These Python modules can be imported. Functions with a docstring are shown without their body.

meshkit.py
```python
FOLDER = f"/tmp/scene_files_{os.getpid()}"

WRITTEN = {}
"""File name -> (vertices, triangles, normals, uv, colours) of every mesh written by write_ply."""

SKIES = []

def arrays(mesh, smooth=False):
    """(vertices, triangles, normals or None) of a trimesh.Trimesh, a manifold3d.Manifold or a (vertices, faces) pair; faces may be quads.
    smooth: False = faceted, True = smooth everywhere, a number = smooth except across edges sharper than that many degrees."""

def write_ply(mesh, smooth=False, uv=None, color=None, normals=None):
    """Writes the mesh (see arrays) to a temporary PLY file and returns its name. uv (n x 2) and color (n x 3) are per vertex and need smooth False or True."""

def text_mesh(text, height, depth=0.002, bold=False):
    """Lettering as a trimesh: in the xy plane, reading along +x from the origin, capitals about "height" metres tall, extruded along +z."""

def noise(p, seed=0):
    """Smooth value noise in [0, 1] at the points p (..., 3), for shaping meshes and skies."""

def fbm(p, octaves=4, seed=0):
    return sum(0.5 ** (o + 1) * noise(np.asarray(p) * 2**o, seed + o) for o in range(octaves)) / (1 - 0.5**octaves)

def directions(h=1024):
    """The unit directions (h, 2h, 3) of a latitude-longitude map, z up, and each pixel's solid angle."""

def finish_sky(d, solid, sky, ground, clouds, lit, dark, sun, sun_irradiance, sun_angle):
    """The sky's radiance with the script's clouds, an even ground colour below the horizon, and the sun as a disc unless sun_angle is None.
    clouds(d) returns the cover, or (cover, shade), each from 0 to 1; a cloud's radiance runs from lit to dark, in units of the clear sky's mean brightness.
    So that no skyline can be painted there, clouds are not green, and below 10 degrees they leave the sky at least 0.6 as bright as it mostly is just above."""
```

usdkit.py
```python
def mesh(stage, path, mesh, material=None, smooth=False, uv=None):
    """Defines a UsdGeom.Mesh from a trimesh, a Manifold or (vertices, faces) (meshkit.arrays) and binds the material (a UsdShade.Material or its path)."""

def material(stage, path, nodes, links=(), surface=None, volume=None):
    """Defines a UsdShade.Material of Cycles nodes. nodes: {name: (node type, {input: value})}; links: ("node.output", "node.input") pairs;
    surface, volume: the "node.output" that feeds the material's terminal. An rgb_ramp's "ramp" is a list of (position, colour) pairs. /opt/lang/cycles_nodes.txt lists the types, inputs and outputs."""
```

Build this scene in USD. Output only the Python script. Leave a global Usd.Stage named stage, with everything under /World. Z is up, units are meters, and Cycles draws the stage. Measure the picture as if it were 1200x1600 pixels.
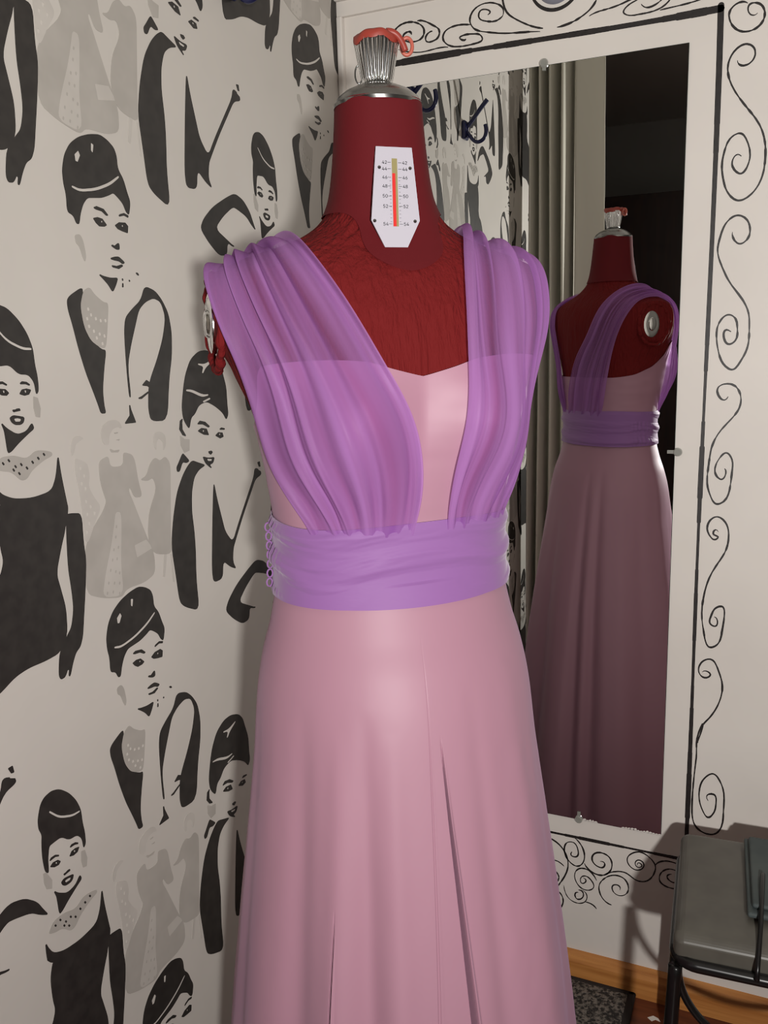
import math, random
import numpy as np
import trimesh
import shapely
from shapely.geometry import Polygon, LineString, Point
from shapely.ops import unary_union
from scipy.interpolate import PchipInterpolator, CubicSpline
from pxr import Usd, UsdGeom, UsdLux, UsdShade, Gf, Sdf, Vt
import usdkit, meshkit

stage = Usd.Stage.CreateInMemory()
UsdGeom.SetStageUpAxis(stage, 'Z'); UsdGeom.SetStageMetersPerUnit(stage, 1.0)
UsdGeom.Xform.Define(stage, '/World'); UsdGeom.Scope.Define(stage, '/World/Looks')
rng = np.random.default_rng(7)

# ---------------------------------------------------------------- camera
FPX, YAW, PITCH, ROLL = 1358.45, 0.42633, 0.19279, -0.02917
EYE = np.array([0.7279, -1.4729, 1.2])
_f = np.array([-math.sin(YAW)*math.cos(PITCH), math.cos(YAW)*math.cos(PITCH), -math.sin(PITCH)])
_r = np.array([math.cos(YAW), math.sin(YAW), 0.0]); _u = np.cross(_r, _f)
_r, _u = _r*math.cos(ROLL)+_u*math.sin(ROLL), -_r*math.sin(ROLL)+_u*math.cos(ROLL)
cam = UsdGeom.Camera.Define(stage, '/World/camera')
cam.AddTransformOp().Set(Gf.Matrix4d(*_r, 0, *_u, 0, *(-_f), 0, *EYE, 1))
cam.CreateHorizontalApertureAttr(24.0); cam.CreateVerticalApertureAttr(32.0)
cam.CreateFocalLengthAttr(24.0*FPX/1200); cam.CreateClippingRangeAttr((0.05, 100.0))
cam.CreateExposureAttr(1.12)

# ---------------------------------------------------------------- light: a small warm white lamp behind and to the right of the photographer
lamp = UsdLux.DiskLight.Define(stage, '/World/lamp')
LP = np.array([1.12, -1.93, 1.13]); LD = np.array([0.62, -0.3, 1.75])-LP; LD /= np.linalg.norm(LD)
_z = -LD; _x = np.cross([0, 0, 1], _z); _x /= np.linalg.norm(_x); _y = np.cross(_z, _x)
lamp.AddTransformOp().Set(Gf.Matrix4d(*_x, 0, *_y, 0, *_z, 0, *LP, 1))
lamp.CreateRadiusAttr(0.035); lamp.CreateIntensityAttr(1100.0); lamp.CreateColorAttr(Gf.Vec3f(1.0, 0.97, 0.935))
dome = UsdLux.DomeLight.Define(stage, '/World/ambient'); dome.CreateIntensityAttr(0.02); dome.CreateColorAttr(Gf.Vec3f(1, 0.97, 0.94))

# ---------------------------------------------------------------- helpers
_names = {}
def path_for(name, parent=None):
    base = (str(parent.GetPath()) if parent is not None else '/World')+'/'+name
    n = _names.get(base, -1)+1; _names[base] = n
    return base if n == 0 else f'{base}_{n:03d}'
def keys(p, label=None, cat=None, group=None, kind=None):
    for k, v in (('label', label), ('category', cat), ('group', group), ('kind', kind)):
        if v: p.SetCustomDataByKey(k, v)
    return p
def obj(name, m, mat, parent=None, smooth=False, **kw):
    if isinstance(m, (list,)): m = trimesh.util.concatenate(m)
    p = usdkit.mesh(stage, path_for(name, parent), m, mat, smooth=smooth).GetPrim()
    return keys(p, **kw)
def xf(name, loc=(0, 0, 0), rz=0.0, parent=None, **kw):
    x = UsdGeom.Xform.Define(stage, path_for(name, parent)); x.AddTranslateOp().Set(Gf.Vec3d(*map(float, loc)))
    if rz: x.AddRotateZOp().Set(math.degrees(rz))
    return keys(x.GetPrim(), **kw)
def lin(r, g, b): return tuple((c/255/12.92 if c/255 <= .04045 else ((c/255+.055)/1.055)**2.4) for c in (r, g, b))
def mat(name, col, rough=.6, nodes=None, links=(), **kw):
    n = {'p': ('principled_bsdf', {'base_color': col, 'roughness': rough, **kw})}
    n.update(nodes or {})
    return usdkit.material(stage, '/World/Looks/'+name, n, list(links), surface='p.BSDF')
def bumpy(scale, strength, dist=.002, vec=None, detail=3, kind='noise_texture', **kw):
    n = {'tc': ('texture_coordinate', {}), 'mp': ('mapping', {'scale': vec or (1, 1, 1)}), 'bn': (kind, {'scale': scale, 'detail': detail, **kw}), 'bp': ('bump', {'strength': strength, 'distance': dist})}
    l = [('tc.object', 'mp.vector'), ('mp.vector', 'bn.vector'), ('bn.fac', 'bp.height'), ('bp.normal', 'p.normal')]
    return n, l
def tinted(name, c1, c2, scale, rough=.6, vec=None, bump=None, detail=4, lo=.35, hi=.65, **kw):
    n = {'tc': ('texture_coordinate', {}), 'mp': ('mapping', {'scale': vec or (1, 1, 1)}), 'nz': ('noise_texture', {'scale': scale, 'detail': detail}), 'rp': ('rgb_ramp', {'ramp': [(lo, c1), (hi, c2)]})}
    l = [('tc.object', 'mp.vector'), ('mp.vector', 'nz.vector'), ('nz.fac', 'rp.fac'), ('rp.color', 'p.base_color')]
    if bump:
        n['bp'] = ('bump', {'strength': bump[0], 'distance': bump[1]}); l += [('nz.fac', 'bp.height'), ('bp.normal', 'p.normal')]
    return mat(name, c1, rough, n, l, **kw)
def box(lo, hi):
    lo, hi = np.array(lo, float), np.array(hi, float)
    m = trimesh.creation.box(hi-lo); m.apply_translation((lo+hi)/2); return m
def rbox(lo, hi, r, n=5):
    """a box with rounded vertical edges and softened top and bottom"""
    lo, hi = np.array(lo, float), np.array(hi, float)
    import manifold3d as m3
    s = [m3.Manifold.sphere(r, 4*n).translate((x, y, z)) for x in (lo[0]+r, hi[0]-r) for y in (lo[1]+r, hi[1]-r) for z in (lo[2]+r, hi[2]-r)]
    k = m3.Manifold.batch_hull(s).to_mesh()
    return trimesh.Trimesh(k.vert_properties[:, :3], k.tri_verts)
def tube(pts, r, n=10, closed=False, cap=True):
    P = np.array(pts, float); m = len(P)
    if closed: t = np.roll(P, -1, 0)-np.roll(P, 1, 0)
    else: t = np.gradient(P, axis=0)
    t /= np.maximum(np.linalg.norm(t, axis=1, keepdims=True), 1e-12)
    a = np.array([0, 0, 1.0]) if abs(t[0, 2]) < .9 else np.array([1.0, 0, 0])
    u = np.cross(t[0], a); u /= np.linalg.norm(u); U = []
    for k in range(m):
        u = u-t[k]*(u@t[k]); u /= np.linalg.norm(u); U.append(u)
    U = np.array(U); W = np.cross(t, U); r = np.broadcast_to(np.asarray(r, float), (m,))
    an = np.linspace(0, 2*np.pi, n, endpoint=False)
    v = P[:, None]+r[:, None, None]*(np.cos(an)[None, :, None]*U[:, None]+np.sin(an)[None, :, None]*W[:, None])
    f = []
    for i in range(m if closed else m-1):
        j = (i+1) % m
        for k in range(n):
            l = (k+1) % n; f += [(i*n+k, i*n+l, j*n+l), (i*n+k, j*n+l, j*n+k)]
    v = v.reshape(-1, 3)
    if cap and not closed:
        c0, c1 = len(v), len(v)+1; v = np.vstack([v, P[:1], P[-1:]])
        f += [(c0, (k+1) % n, k) for k in range(n)]+[(c1, (m-1)*n+k, (m-1)*n+(k+1) % n) for k in range(n)]
    mm = trimesh.Trimesh(v, np.array(f), process=False); trimesh.repair.fix_normals(mm) if len(v) < 4000 else None
    return mm
def smooth_path(pts, n):
    P = np.array(pts, float); d = np.r_[0, np.cumsum(np.linalg.norm(np.diff(P, axis=0), axis=1))]
    return CubicSpline(d, P)(np.linspace(0, d[-1], n))
def lathe(prof, n=40):
    p = np.array(prof, float); an = np.linspace(0, 2*np.pi, n, endpoint=False)
    v = np.stack([p[:, 0][:, None]*np.cos(an), p[:, 0][:, None]*np.sin(an), np.repeat(p[:, 1][:, None], n, 1)], -1)
    return grid(v, wrap=True)
def grid(v, wrap=False):
    """v (rows, cols, 3) -> trimesh of quads, cols closed if wrap"""
    m, n = v.shape[:2]; i, j = np.meshgrid(np.arange(m-1), np.arange(n if wrap else n-1), indexing='ij')
    j2 = (j+1) % n; a, b, c, d = i*n+j, i*n+j2, (i+1)*n+j2, (i+1)*n+j
    f = np.concatenate([np.stack([a, b, c], -1).reshape(-1, 3), np.stack([a, c, d], -1).reshape(-1, 3)])
    return trimesh.Trimesh(v.reshape(-1, 3), f, process=False)
def thick(v, t, wrap=False):
    """a sheet with thickness t (offset along its normals), closed along its borders"""
    g = grid(v, wrap); n = np.array(g.vertex_normals).reshape(v.shape)
    a, b = g, grid(v-n*t, wrap); b.invert()
    m, k = v.shape[:2]; o = m*k; f = []
    def strip(q):
        for x, y in zip(q[:-1], q[1:]): f.extend([(x, y+o, y), (x, x+o, y+o)])
    idx = np.arange(o).reshape(m, k)
    top, bot = list(idx[0]), list(idx[-1])
    if wrap: top.append(idx[0, 0]); bot.append(idx[-1, 0])
    strip(top); strip(bot[::-1])
    if not wrap: strip(list(idx[::-1, 0])); strip(list(idx[:, -1]))
    v2 = np.vstack([a.vertices, b.vertices]); ff = np.vstack([a.faces, b.faces+o, np.array(f)])
    return trimesh.Trimesh(v2, ff, process=False)
def extrude(poly, depth):
    gs = [g for g in getattr(poly, 'geoms', [poly]) if g.geom_type == 'Polygon' and g.area > 1e-9]
    return trimesh.util.concatenate([trimesh.creation.extrude_polygon(g, depth, engine='earcut') for g in gs])
def to_wall(m, T):                      # (x, y, z) of an extrusion -> wall coordinates
    v = np.array(m.vertices); m.vertices = np.stack([v[:, i]*s for i, s in T], 1)
    trimesh.repair.fix_normals(m); return m

# ---------------------------------------------------------------- measured shapes (metres; the form's own frame looks along -y)
NECKLINE = [(0,1.1690),(8,1.176),(18,1.184),(30,1.186),(57,1.182),(72,1.152),(92,1.124),(110,1.112),(140,1.107),(180,1.107)]
SKIRT_TABLE = [(.012,.236,.226),(.2,.221,.213),(.408,.201,.193),(.56,.183,.176),(.681,.167,.158),(.774,.155,.143),(.848,.147,.131),(.885,.140,.121),(.921,.130,.107),(.97,.121,.093)]
FOLDS = [(-.95,.12,-.020,.86,0),(-.68,.10,.015,.84,0),(-.50,.09,-.020,.86,0),(-.33,.09,.012,.84,0),(.25,.09,-.010,.88,.1),(.62,.16,.012,.9,0),(1.0,.14,-.008,.84,.05),(1.35,.16,.010,.88,0),
         (1.75,.13,-.010,.88,0),(2.05,.13,.009,.88,0),(2.4,.09,-.026,.9,0),(2.62,.08,-.026,.9,0),(2.9,.14,.009,.86,0),(3.14,.1,-.018,.8,0),(-2.8,.14,.014,.88,0),(-2.4,.12,-.020,.88,0),(-2.0,.15,.010,.88,0),(-1.55,.13,-.009,.86,0),(-1.25,.15,.004,.9,0)]
PLEATS = [(-.008,.83,.255,.046,.016),(-.69,.67,-.16,.024,.013),(-.064,.925,-.17,.0018,.012)]
STRAP_A_OUT = [(-.096,-.060,1.014),(-.1126,-.042,1.065),(-.119,-.030,1.091),(-.126,-.026,1.131),(-.138,-.034,1.174),(-.150,-.036,1.2127),(-.157,-.026,1.245),(-.154,.004,1.266),(-.144,.040,1.262),(-.122,.078,1.21),(-.110,.083,1.12),(-.09,.080,1.014)]
STRAP_A_IN = [(-.0098,-.09,1.014),(-.0067,-.1007,1.11),(-.0193,-.107,1.146),(-.033,-.1066,1.172),(-.047,-.0985,1.203),(-.0624,-.0877,1.2357),(-.080,-.0714,1.2656),(-.090,-.03,1.290),(-.094,.02,1.287),(-.092,.06,1.25),(-.074,.09,1.18),(-.06,.088,1.11),(-.050,.088,1.014)]
STRAP_B_OUT = [(.103,-.052,1.014),(.118,-.060,1.072),(.130,-.066,1.104),(.138,-.066,1.155),(.1395,-.060,1.205),(.135,-.052,1.2447),(.1266,-.02,1.268),(.129,.02,1.268),(.130,.05,1.25),(.1246,.0707,1.215),(.105,.075,1.16),(.09,.073,1.107),(.069,.077,1.014)]
STRAP_B_IN = [(.0272,-.089,1.014),(.0282,-.1054,1.10),(.036,-.11,1.16),(.04,-.098,1.2065),(.044,-.0856,1.247),(.0545,-.0585,1.285),(.068,-.01,1.295),(.074,.04,1.283),(.067,.0884,1.247),(.045,.094,1.2),(.0076,.0958,1.15),(-.02,.09,1.08),(-.045,.085,1.014)]
SASH_SIDE = -1.64
GAUGE_TILT = ((-.0465, 1.377), (-.0675, 1.285))
GAUGE = [(-.0193,1.3757),(.0157,1.3757),(.0217,1.3090),(.0092,1.2848),(-.0128,1.2848),(-.0253,1.3090)]
GAUGE_COL = (-.0018, 1.3652, 1.3036)
GAUGE_SCREWS = [(-.0165,1.3568),(.0135,1.3568),(-.0222,1.3085),(.0170,1.3085)]
GAUGE_SHEAR = .08
STOOL_LOC, STOOL_ROT = (.637, -.359, .0005), .059
BODY_TABLE = [(.90,.124,.094,.098),(.95,.120,.090,.092),(.99,.117,.086,.088),(1.03,.118,.088,.088),(1.08,.124,.094,.090),(1.13,.134,.098,.094),(1.18,.155,.100,.098),(1.22,.173,.096,.098),(1.25,.176,.086,.093),(1.266,.168,.078,.087),(1.278,.144,.070,.079),(1.29,.108,.062,.070),(1.302,.078,.056,.062),(1.313,.062,.052,.056),(1.326,.0525,.049,.051),(1.34,.0475,.0465,.048),(1.365,.0435,.0435,.0445),(1.395,.0405,.0405,.0415),(1.425,.0385,.0385,.0385)]
# wallpaper figures: (ink, outline as distance from the corner and height, in 0.1 mm); scrolls: (stroke width, x and height, in 0.1 mm)
PRINTS = {
 'G': [
  ('h', [6618,11002,6583,11106,6467,11160,6344,11164,6270,11123,6235,11040,6311,11071,6403,11057,6475,10979,6488,10871,6558,10874,6605,10931]),
  ('g', [6520,10742,6644,10711,6693,10671,6702,10517,6685,10390,6655,10290,6623,10190,6703,10078,6850,9949,6972,9818,7049,9679,7100,9157,6837,9027,6509,8942,6404,9030,6065,9024,5849,9089,5836,9347,5946,9595,6060,9873,6152,10106,6217,10249,6198,10311,6123,10150,5973,10141,6026,10349,6056,10617,6102,10704,6214,10742,6261,10740,6281,10583,6501,10598]),
  ('h', [6486,10037,6386,10018,6421,9699,6472,9381,6469,8964,6837,9032,6760,9290,6602,9657,6528,9884]),
  ('g', [6495,9877,6474,9863,6488,9821,6508,9844]),
  ('g', [6522,9753,6501,9739,6516,9696,6535,9720]),
  ('g', [6575,9602,6554,9588,6569,9545,6588,9569]),
  ('g', [6494,9616,6472,9602,6487,9559,6507,9583]),
  ('g', [6613,9481,6592,9466,6607,9424,6626,9448]),
  ('g', [6534,9478,6513,9463,6527,9421,6547,9445]),
  ('g', [6662,9362,6641,9348,6655,9305,6675,9330]),
  ('g', [6576,9325,6555,9309,6569,9267,6589,9292]),
  ('g', [6511,9292,6490,9276,6505,9234,6525,9259]),
  ('g', [6714,9213,6694,9198,6708,9156,6727,9181]),
  ('g', [6616,9187,6595,9172,6610,9129,6629,9154]),
  ('g', [6527,9164,6506,9148,6521,9105,6541,9131]),
  ('g', [6752,9093,6731,9077,6746,9035,6765,9060]),
  ('g', [6652,9082,6631,9066,6646,9024,6665,9049]),
  ('g', [6543,9035,6522,9019,6537,8977,6557,9002]),
  ('g', [6502,10833,6414,10791,6323,10793,6260,10836,6276,10806,6350,10760,6461,10773]),
  ('h', [6197,9549,5973,9576,5864,9440,6169,9383]),
  ('g', [6386,11008,6319,11009,6325,10993,6377,10992]),
  ('g', [6364,10919,6296,10920,6314,10901]),
  ('h', [5686,10868,5633,10930,5530,10939,5433,10875,5434,10738,5506,10662,5490,10796,5566,10847,5617,10811,5632,10686,5683,10768]),
  ('g', [5671,10612,5576,10552,5466,10602,5373,10490,5408,10148,5480,9494,5485,9264,5849,9350,5941,9594,5876,9922,5696,10196,5740,10355,5857,10323,6000,10365,5874,10392,5780,10546]),
  ('h', [5647,9302,5590,9289,5631,9104,5663,8988,5707,9017]),
  ('h', [5522,9273,5483,9264,5470,8865,5508,8886]),
  ('h', [7128,10894,7083,11007,6979,11041,6893,10994,6946,10977,7032,10942,7063,10856,7110,10800]),
  ('h', [7073,10783,6995,10758,6876,10696,6858,10541,6894,10423,6827,10289,6717,10144,6860,9951,6992,9744,7044,9834,7035,10141,7056,10449,7092,10636]),
  ('w', [7005,10684,6978,10668,6993,10622,7014,10646]),
  ('w', [6956,10586,6929,10570,6944,10523,6965,10548]),
  ('w', [7008,10503,6981,10486,6996,10440,7017,10465]),
  ('w', [6955,10433,6928,10417,6943,10370,6964,10395]),
  ('w', [6965,10281,6938,10264,6952,10218,6974,10243]),
  ('w', [6901,10208,6874,10191,6888,10144,6910,10170]),
  ('w', [6849,10121,6821,10103,6836,10056,6858,10082]),
  ('w', [6964,10127,6937,10110,6951,10063,6973,10089]),
  ('w', [6947,10015,6920,9998,6934,9951,6956,9977]),
  ('w', [7001,9918,6974,9900,6989,9853,7011,9879]),
 ],
 'A': [
  ('w', [6622,13542,6563,13654,6398,13748,6050,13848,5898,13735,5814,13588,5843,13360,5920,13150,5952,13034,5897,12923,5615,12916,5613,12787,5343,12714,5175,12500,5154,12078,5365,11067,6089,11098,6482,11343,6569,11304,6935,12507,6905,12624,6698,12728,6562,12951,6667,13200,6735,13362]),
  ('k', [6823,13540,6815,13725,6840,13844,6841,13986,6787,14156,6686,14291,6542,14387,6369,14448,6195,14477,6073,14438,5968,14371,5930,14280,5928,14138,5844,14030,5795,13882,5750,13776,5794,13613,5848,13652,5891,13740,5973,13803,6044,13844,6121,13806,6249,13761,6383,13744,6483,13731,6560,13654,6616,13542,6650,13423,6697,13425,6733,13508]),
  ('w', [6716,13841,6587,13814,6336,13863,6102,13954,5924,14063,5907,14043,6080,13927,6324,13833,6591,13784,6722,13816]),
  ('w', [6627,14184,6562,14236,6538,14188,6584,14109,6622,14113]),
  ('w', [6350,14356,6306,14343,6331,14244,6358,14271]),
  ('k', [6415,13636,6347,13659,6232,13640,6151,13569,6200,13568,6268,13608,6361,13618]),
  ('k', [6006,13574,5961,13612,5884,13634,5805,13612,5815,13584,5888,13603,5950,13587]),
  ('k', [6424,13517,6347,13536,6266,13526,6197,13459,6245,13437,6329,13433,6381,13466]),
  ('w', [6295,13497,6275,13503,6271,13486,6291,13480]),
  ('k', [6065,13472,5986,13516,5874,13523,5827,13486,5845,13400,5938,13414,6017,13433]),
  ('w', [5943,13485,5918,13492,5918,13470,5939,13465]),
  ('k', [6167,13233,6126,13245,6102,13230,6037,13271,6011,13264,6013,13192,6067,13188,6124,13210]),
  ('k', [6214,13075,6128,13103,6043,13113,5987,13081,5937,13046,5980,13023,6044,13055,6117,13059]),
  ('k', [6206,13006,6091,12998,6001,13022,5969,13006,6055,12964,6154,12976]),
  ('k', [6540,13006,6480,12939,6374,12875,6209,12852,6081,12863,6126,12775,6198,12678,6265,12769,6365,12849,6470,12917]),
  ('g', [6743,13298,6658,13317,6612,13247,6586,13078,6614,13001,6653,13073,6685,13177,6736,13215]),
  ('k', [6956,12570,6905,12624,6698,12728,6691,12642,6754,12533,6736,12316,6651,12141,6478,12016,6395,12003,6454,11800,6514,11529,6511,11346,6491,11252,6581,11255,6611,11353,6682,11540,6765,11745,6849,12034,6905,12294,6953,12464]),
  ('g', [6689,12681,6581,12733,6508,12649,6376,12565,6286,12556,6344,12251,6396,12021,6507,12039,6639,12118,6727,12273,6757,12511]),
  ('w', [6652,12492,6620,12501,6613,12462,6648,12457]),
  ('w', [6614,12427,6582,12436,6575,12397,6610,12392]),
  ('w', [6542,12384,6509,12393,6502,12353,6537,12349]),
  ('w', [6465,12363,6432,12372,6425,12332,6460,12327]),
  ('w', [6385,12363,6351,12373,6344,12332,6380,12328]),
  ('w', [6663,12295,6630,12304,6623,12264,6658,12260]),
  ('w', [6592,12240,6559,12249,6552,12209,6587,12204]),
  ('w', [6501,12206,6468,12215,6461,12175,6496,12171]),
  ('w', [6555,12162,6522,12171,6514,12131,6550,12126]),
  ('w', [6468,12094,6434,12103,6427,12062,6463,12058]),
  ('w', [6424,12184,6391,12193,6383,12152,6419,12148]),
  ('w', [6682,12382,6650,12391,6643,12352,6677,12347]),
  ('k', [5613,12787,5416,12735,5289,12619,5181,12450,5143,12203,5175,11903,5272,11580,5365,11062,5691,11080,5728,11236,5698,11480,5644,11623,5483,11862,5336,12130,5250,12400,5319,12594,5458,12638,5619,12586,5754,12488,5851,12275,5948,12064,6026,11855,6040,11714,6032,11500,6036,11405,6065,11426,6071,11691,6067,11973,6056,12228,6015,12391,5880,12497,5707,12607]),
  ('k', [6194,11096,6084,11193,6074,11384,6047,11262,5975,11092]),
  ('k', [5818,11547,5719,11615,5614,11560,5658,11502,5710,11534]),
  ('k', [5946,11387,5835,11415,5680,11478,5703,11443,5839,11379]),
  ('k', [6020,12871,5995,12850,6000,12754,6029,12743,6013,12815]),
  ('k', [5782,12948,5720,12938,5682,12898,5731,12909]),
  ('k', [5904,12866,5867,12833,5890,12814]),
 ],
 'B': [
  ('w', [8055,6414,7859,6414,7571,6262,7512,6100,7579,5795,7300,5402,7239,4751,7009,4698,7099,3493,7372,3472,8242,4182,8256,5094,8245,5359,8026,5525,8116,5959]),
  ('k', [8173,4987,8061,4937,7859,4914,7492,4909,7300,4902,7287,4695,7316,4513,7407,4318,7515,4040,7474,3849,7425,3598,7445,3285,7583,3111,7803,3089,8044,3093,8238,3059,8456,2951,8699,2881,8704,3519,8547,3963,8406,4154,8282,4204,8217,4354,8239,4508,8240,4788]),
  ('k', [7281,4689,7199,4684,7042,4654,7057,4294,7040,4086,7101,3728,7174,3373,7210,3195,7264,3080,7344,3031,7407,2921,7466,2781,7496,2792,7457,2940,7538,2800,7614,2791,7640,2857,7594,3118,7456,3275,7373,3360,7315,3565,7317,3788,7337,4067,7307,4512]),
  ('k', [8245,5359,8234,5225,8156,5073,7996,4993,7741,4960,7465,4991,7378,5140,7312,5415,7297,5154,7253,4829,7240,4747,7290,4580,7364,4449,8247,4982,8257,5158]),
  ('k', [8129,6578,8167,6679,8160,6795,8103,6944,8036,7004,7925,7027,7807,6991,7672,6871,7575,6728,7517,6571,7513,6400,7492,6260,7495,6112,7539,6062,7551,6208,7620,6290,7747,6299,7860,6401,7985,6394,8044,6387,8078,6244,8089,6066,8143,6119,8159,6313,8146,6487]),
  ('w', [8000,6825,7850,6667,7659,6584,7530,6574,7528,6551,7658,6554,7858,6641,8008,6801]),
  ('k', [8079,6199,8035,6239,7969,6237,7902,6197,7909,6181,7972,6210,8029,6207]),
  ('k', [7766,6195,7716,6226,7655,6217,7592,6176,7604,6166,7669,6191]),
  ('k', [8068,6135,8015,6165,7943,6155,7899,6112,7937,6085,8000,6094]),
  ('w', [7979,6143,7960,6140,7958,6118,7977,6121]),
  ('k', [7770,6092,7727,6140,7665,6146,7599,6129,7637,6079,7700,6070]),
  ('w', [7693,6129,7672,6125,7673,6102,7691,6104]),
  ('k', [7892,5936,7847,5934,7820,5943,7784,5942,7773,5914,7824,5911,7870,5906]),
  ('k', [7933,5853,7884,5877,7820,5866,7730,5845,7748,5788,7792,5764,7868,5770,7914,5803]),
  ('w', [7879,5840,7823,5839,7774,5825,7798,5802,7858,5806]),
  ('k', [8067,5849,7995,5758,7856,5669,7724,5692,7639,5780,7611,5707,7696,5663,7860,5564,7950,5496,8008,5479,8017,5667,8023,5734]),
  ('g', [8198,5347,8110,5455,7935,5454,7763,5394,7620,5474,7408,5431,7392,5381,7529,5345,7701,5261,7792,5170,7871,5168,7984,5280,8105,5304]),
  ('k', [8103,5398,8080,5403,8059,5372,8080,5363]),
  ('k', [8026,5419,8002,5425,7981,5393,8003,5385]),
  ('k', [7947,5345,7924,5350,7902,5319,7924,5310]),
  ('k', [7869,5356,7845,5362,7823,5330,7845,5321]),
  ('k', [7907,5264,7883,5269,7861,5237,7883,5228]),
  ('k', [7798,5309,7773,5314,7751,5282,7774,5273]),
  ('k', [7712,5360,7688,5366,7665,5334,7688,5324]),
  ('k', [7628,5392,7603,5398,7581,5366,7603,5356]),
  ('k', [7543,5425,7518,5430,7495,5398,7518,5389]),
  ('k', [7977,5312,7953,5317,7932,5285,7954,5277]),
  ('g', [7584,6057,7521,6036,7496,5918,7517,5818,7579,5834,7597,5936]),
  ('g', [8172,6117,8122,6096,8055,5962,8069,5857,8148,5901,8174,5995]),
  ('k', [9549,5475,9457,5617,9224,5800,8884,5967,8667,6053,8459,5986,8298,5839,8215,5680,8153,5574,8273,5650,8395,5757,8606,5827,8730,5855,8996,5690,9197,5510,8907,5372,8788,5316,8641,5291,8790,5293,8919,5338,8951,5163,9137,5145,9359,5291]),
 ],
 'C': [
  ('w', [5003,10907,4769,11097,4488,11249,4292,11166,4117,11055,4086,10814,4193,10573,4337,10339,4445,10117,4248,9324,4073,9125,3417,10062,3143,10083,3342,9748,3755,9341,3986,9091,4028,8697,4610,8632,4983,8323,5401,8564,5484,9371,5342,9953,5400,10147,5116,10473,5130,10894]),
  ('k', [5039,11068,5050,11225,4976,11504,4917,11656,4790,11846,4598,11953,4408,11965,4211,11896,4108,11785,4056,11618,3991,11422,3994,11171,3981,11030,4043,10945,4117,11055,4292,11166,4488,11249,4669,11209,4769,11097,4860,11052,4916,10899,4991,10980]),
  ('w', [4941,11445,4795,11437,4565,11353,4409,11351,4434,11329,4591,11318,4820,11404,4940,11425]),
  ('w', [4598,11257,4415,11298,4371,11281,4547,11240]),
  ('w', [4647,11789,4487,11770,4311,11823,4285,11807,4458,11716,4519,11644,4554,11651,4508,11739,4636,11768]),
  ('k', [5039,11068,5109,11035,5135,10921,5074,10836,4986,10805,5065,10914,5063,11005]),
  ('g', [5132,10842,5039,10780,4927,10762,4949,10610,5061,10592,5131,10706]),
  ('k', [4747,10951,4671,10997,4550,10970,4442,10892,4488,10882,4612,10938]),
  ('k', [4255,10826,4177,10852,4084,10831,4105,10811]),
  ('k', [4740,10859,4648,10893,4526,10870,4482,10772,4597,10790,4690,10833]),
  ('w', [4625,10858,4594,10860,4593,10833,4619,10833]),
  ('k', [4338,10751,4259,10793,4157,10777,4135,10713,4222,10697]),
  ('w', [4243,10769,4215,10769,4213,10744,4240,10747]),
  ('k', [4526,10547,4453,10549,4419,10523,4468,10490,4511,10512]),
  ('k', [4666,10494,4532,10454,4380,10451,4427,10365,4520,10350,4427,10279,4490,10299,4599,10375,4638,10430]),
  ('w', [4582,10450,4466,10429,4428,10435,4469,10402,4541,10411]),
  ('k', [5199,10479,5102,10598,5056,10560,4957,10467,5036,10446,5116,10473,5189,10351,5246,10354,5255,10418]),
  ('k', [5015,10406,4905,10471,4772,10421,4601,10362,4766,10316,4886,10226,4965,10022,4991,9754,4967,9475,4968,9198,5001,8787,4983,8320,5287,8458,5401,8564,5438,8956,5484,9371,5409,9727,5287,10076,5138,10290]),
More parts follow.
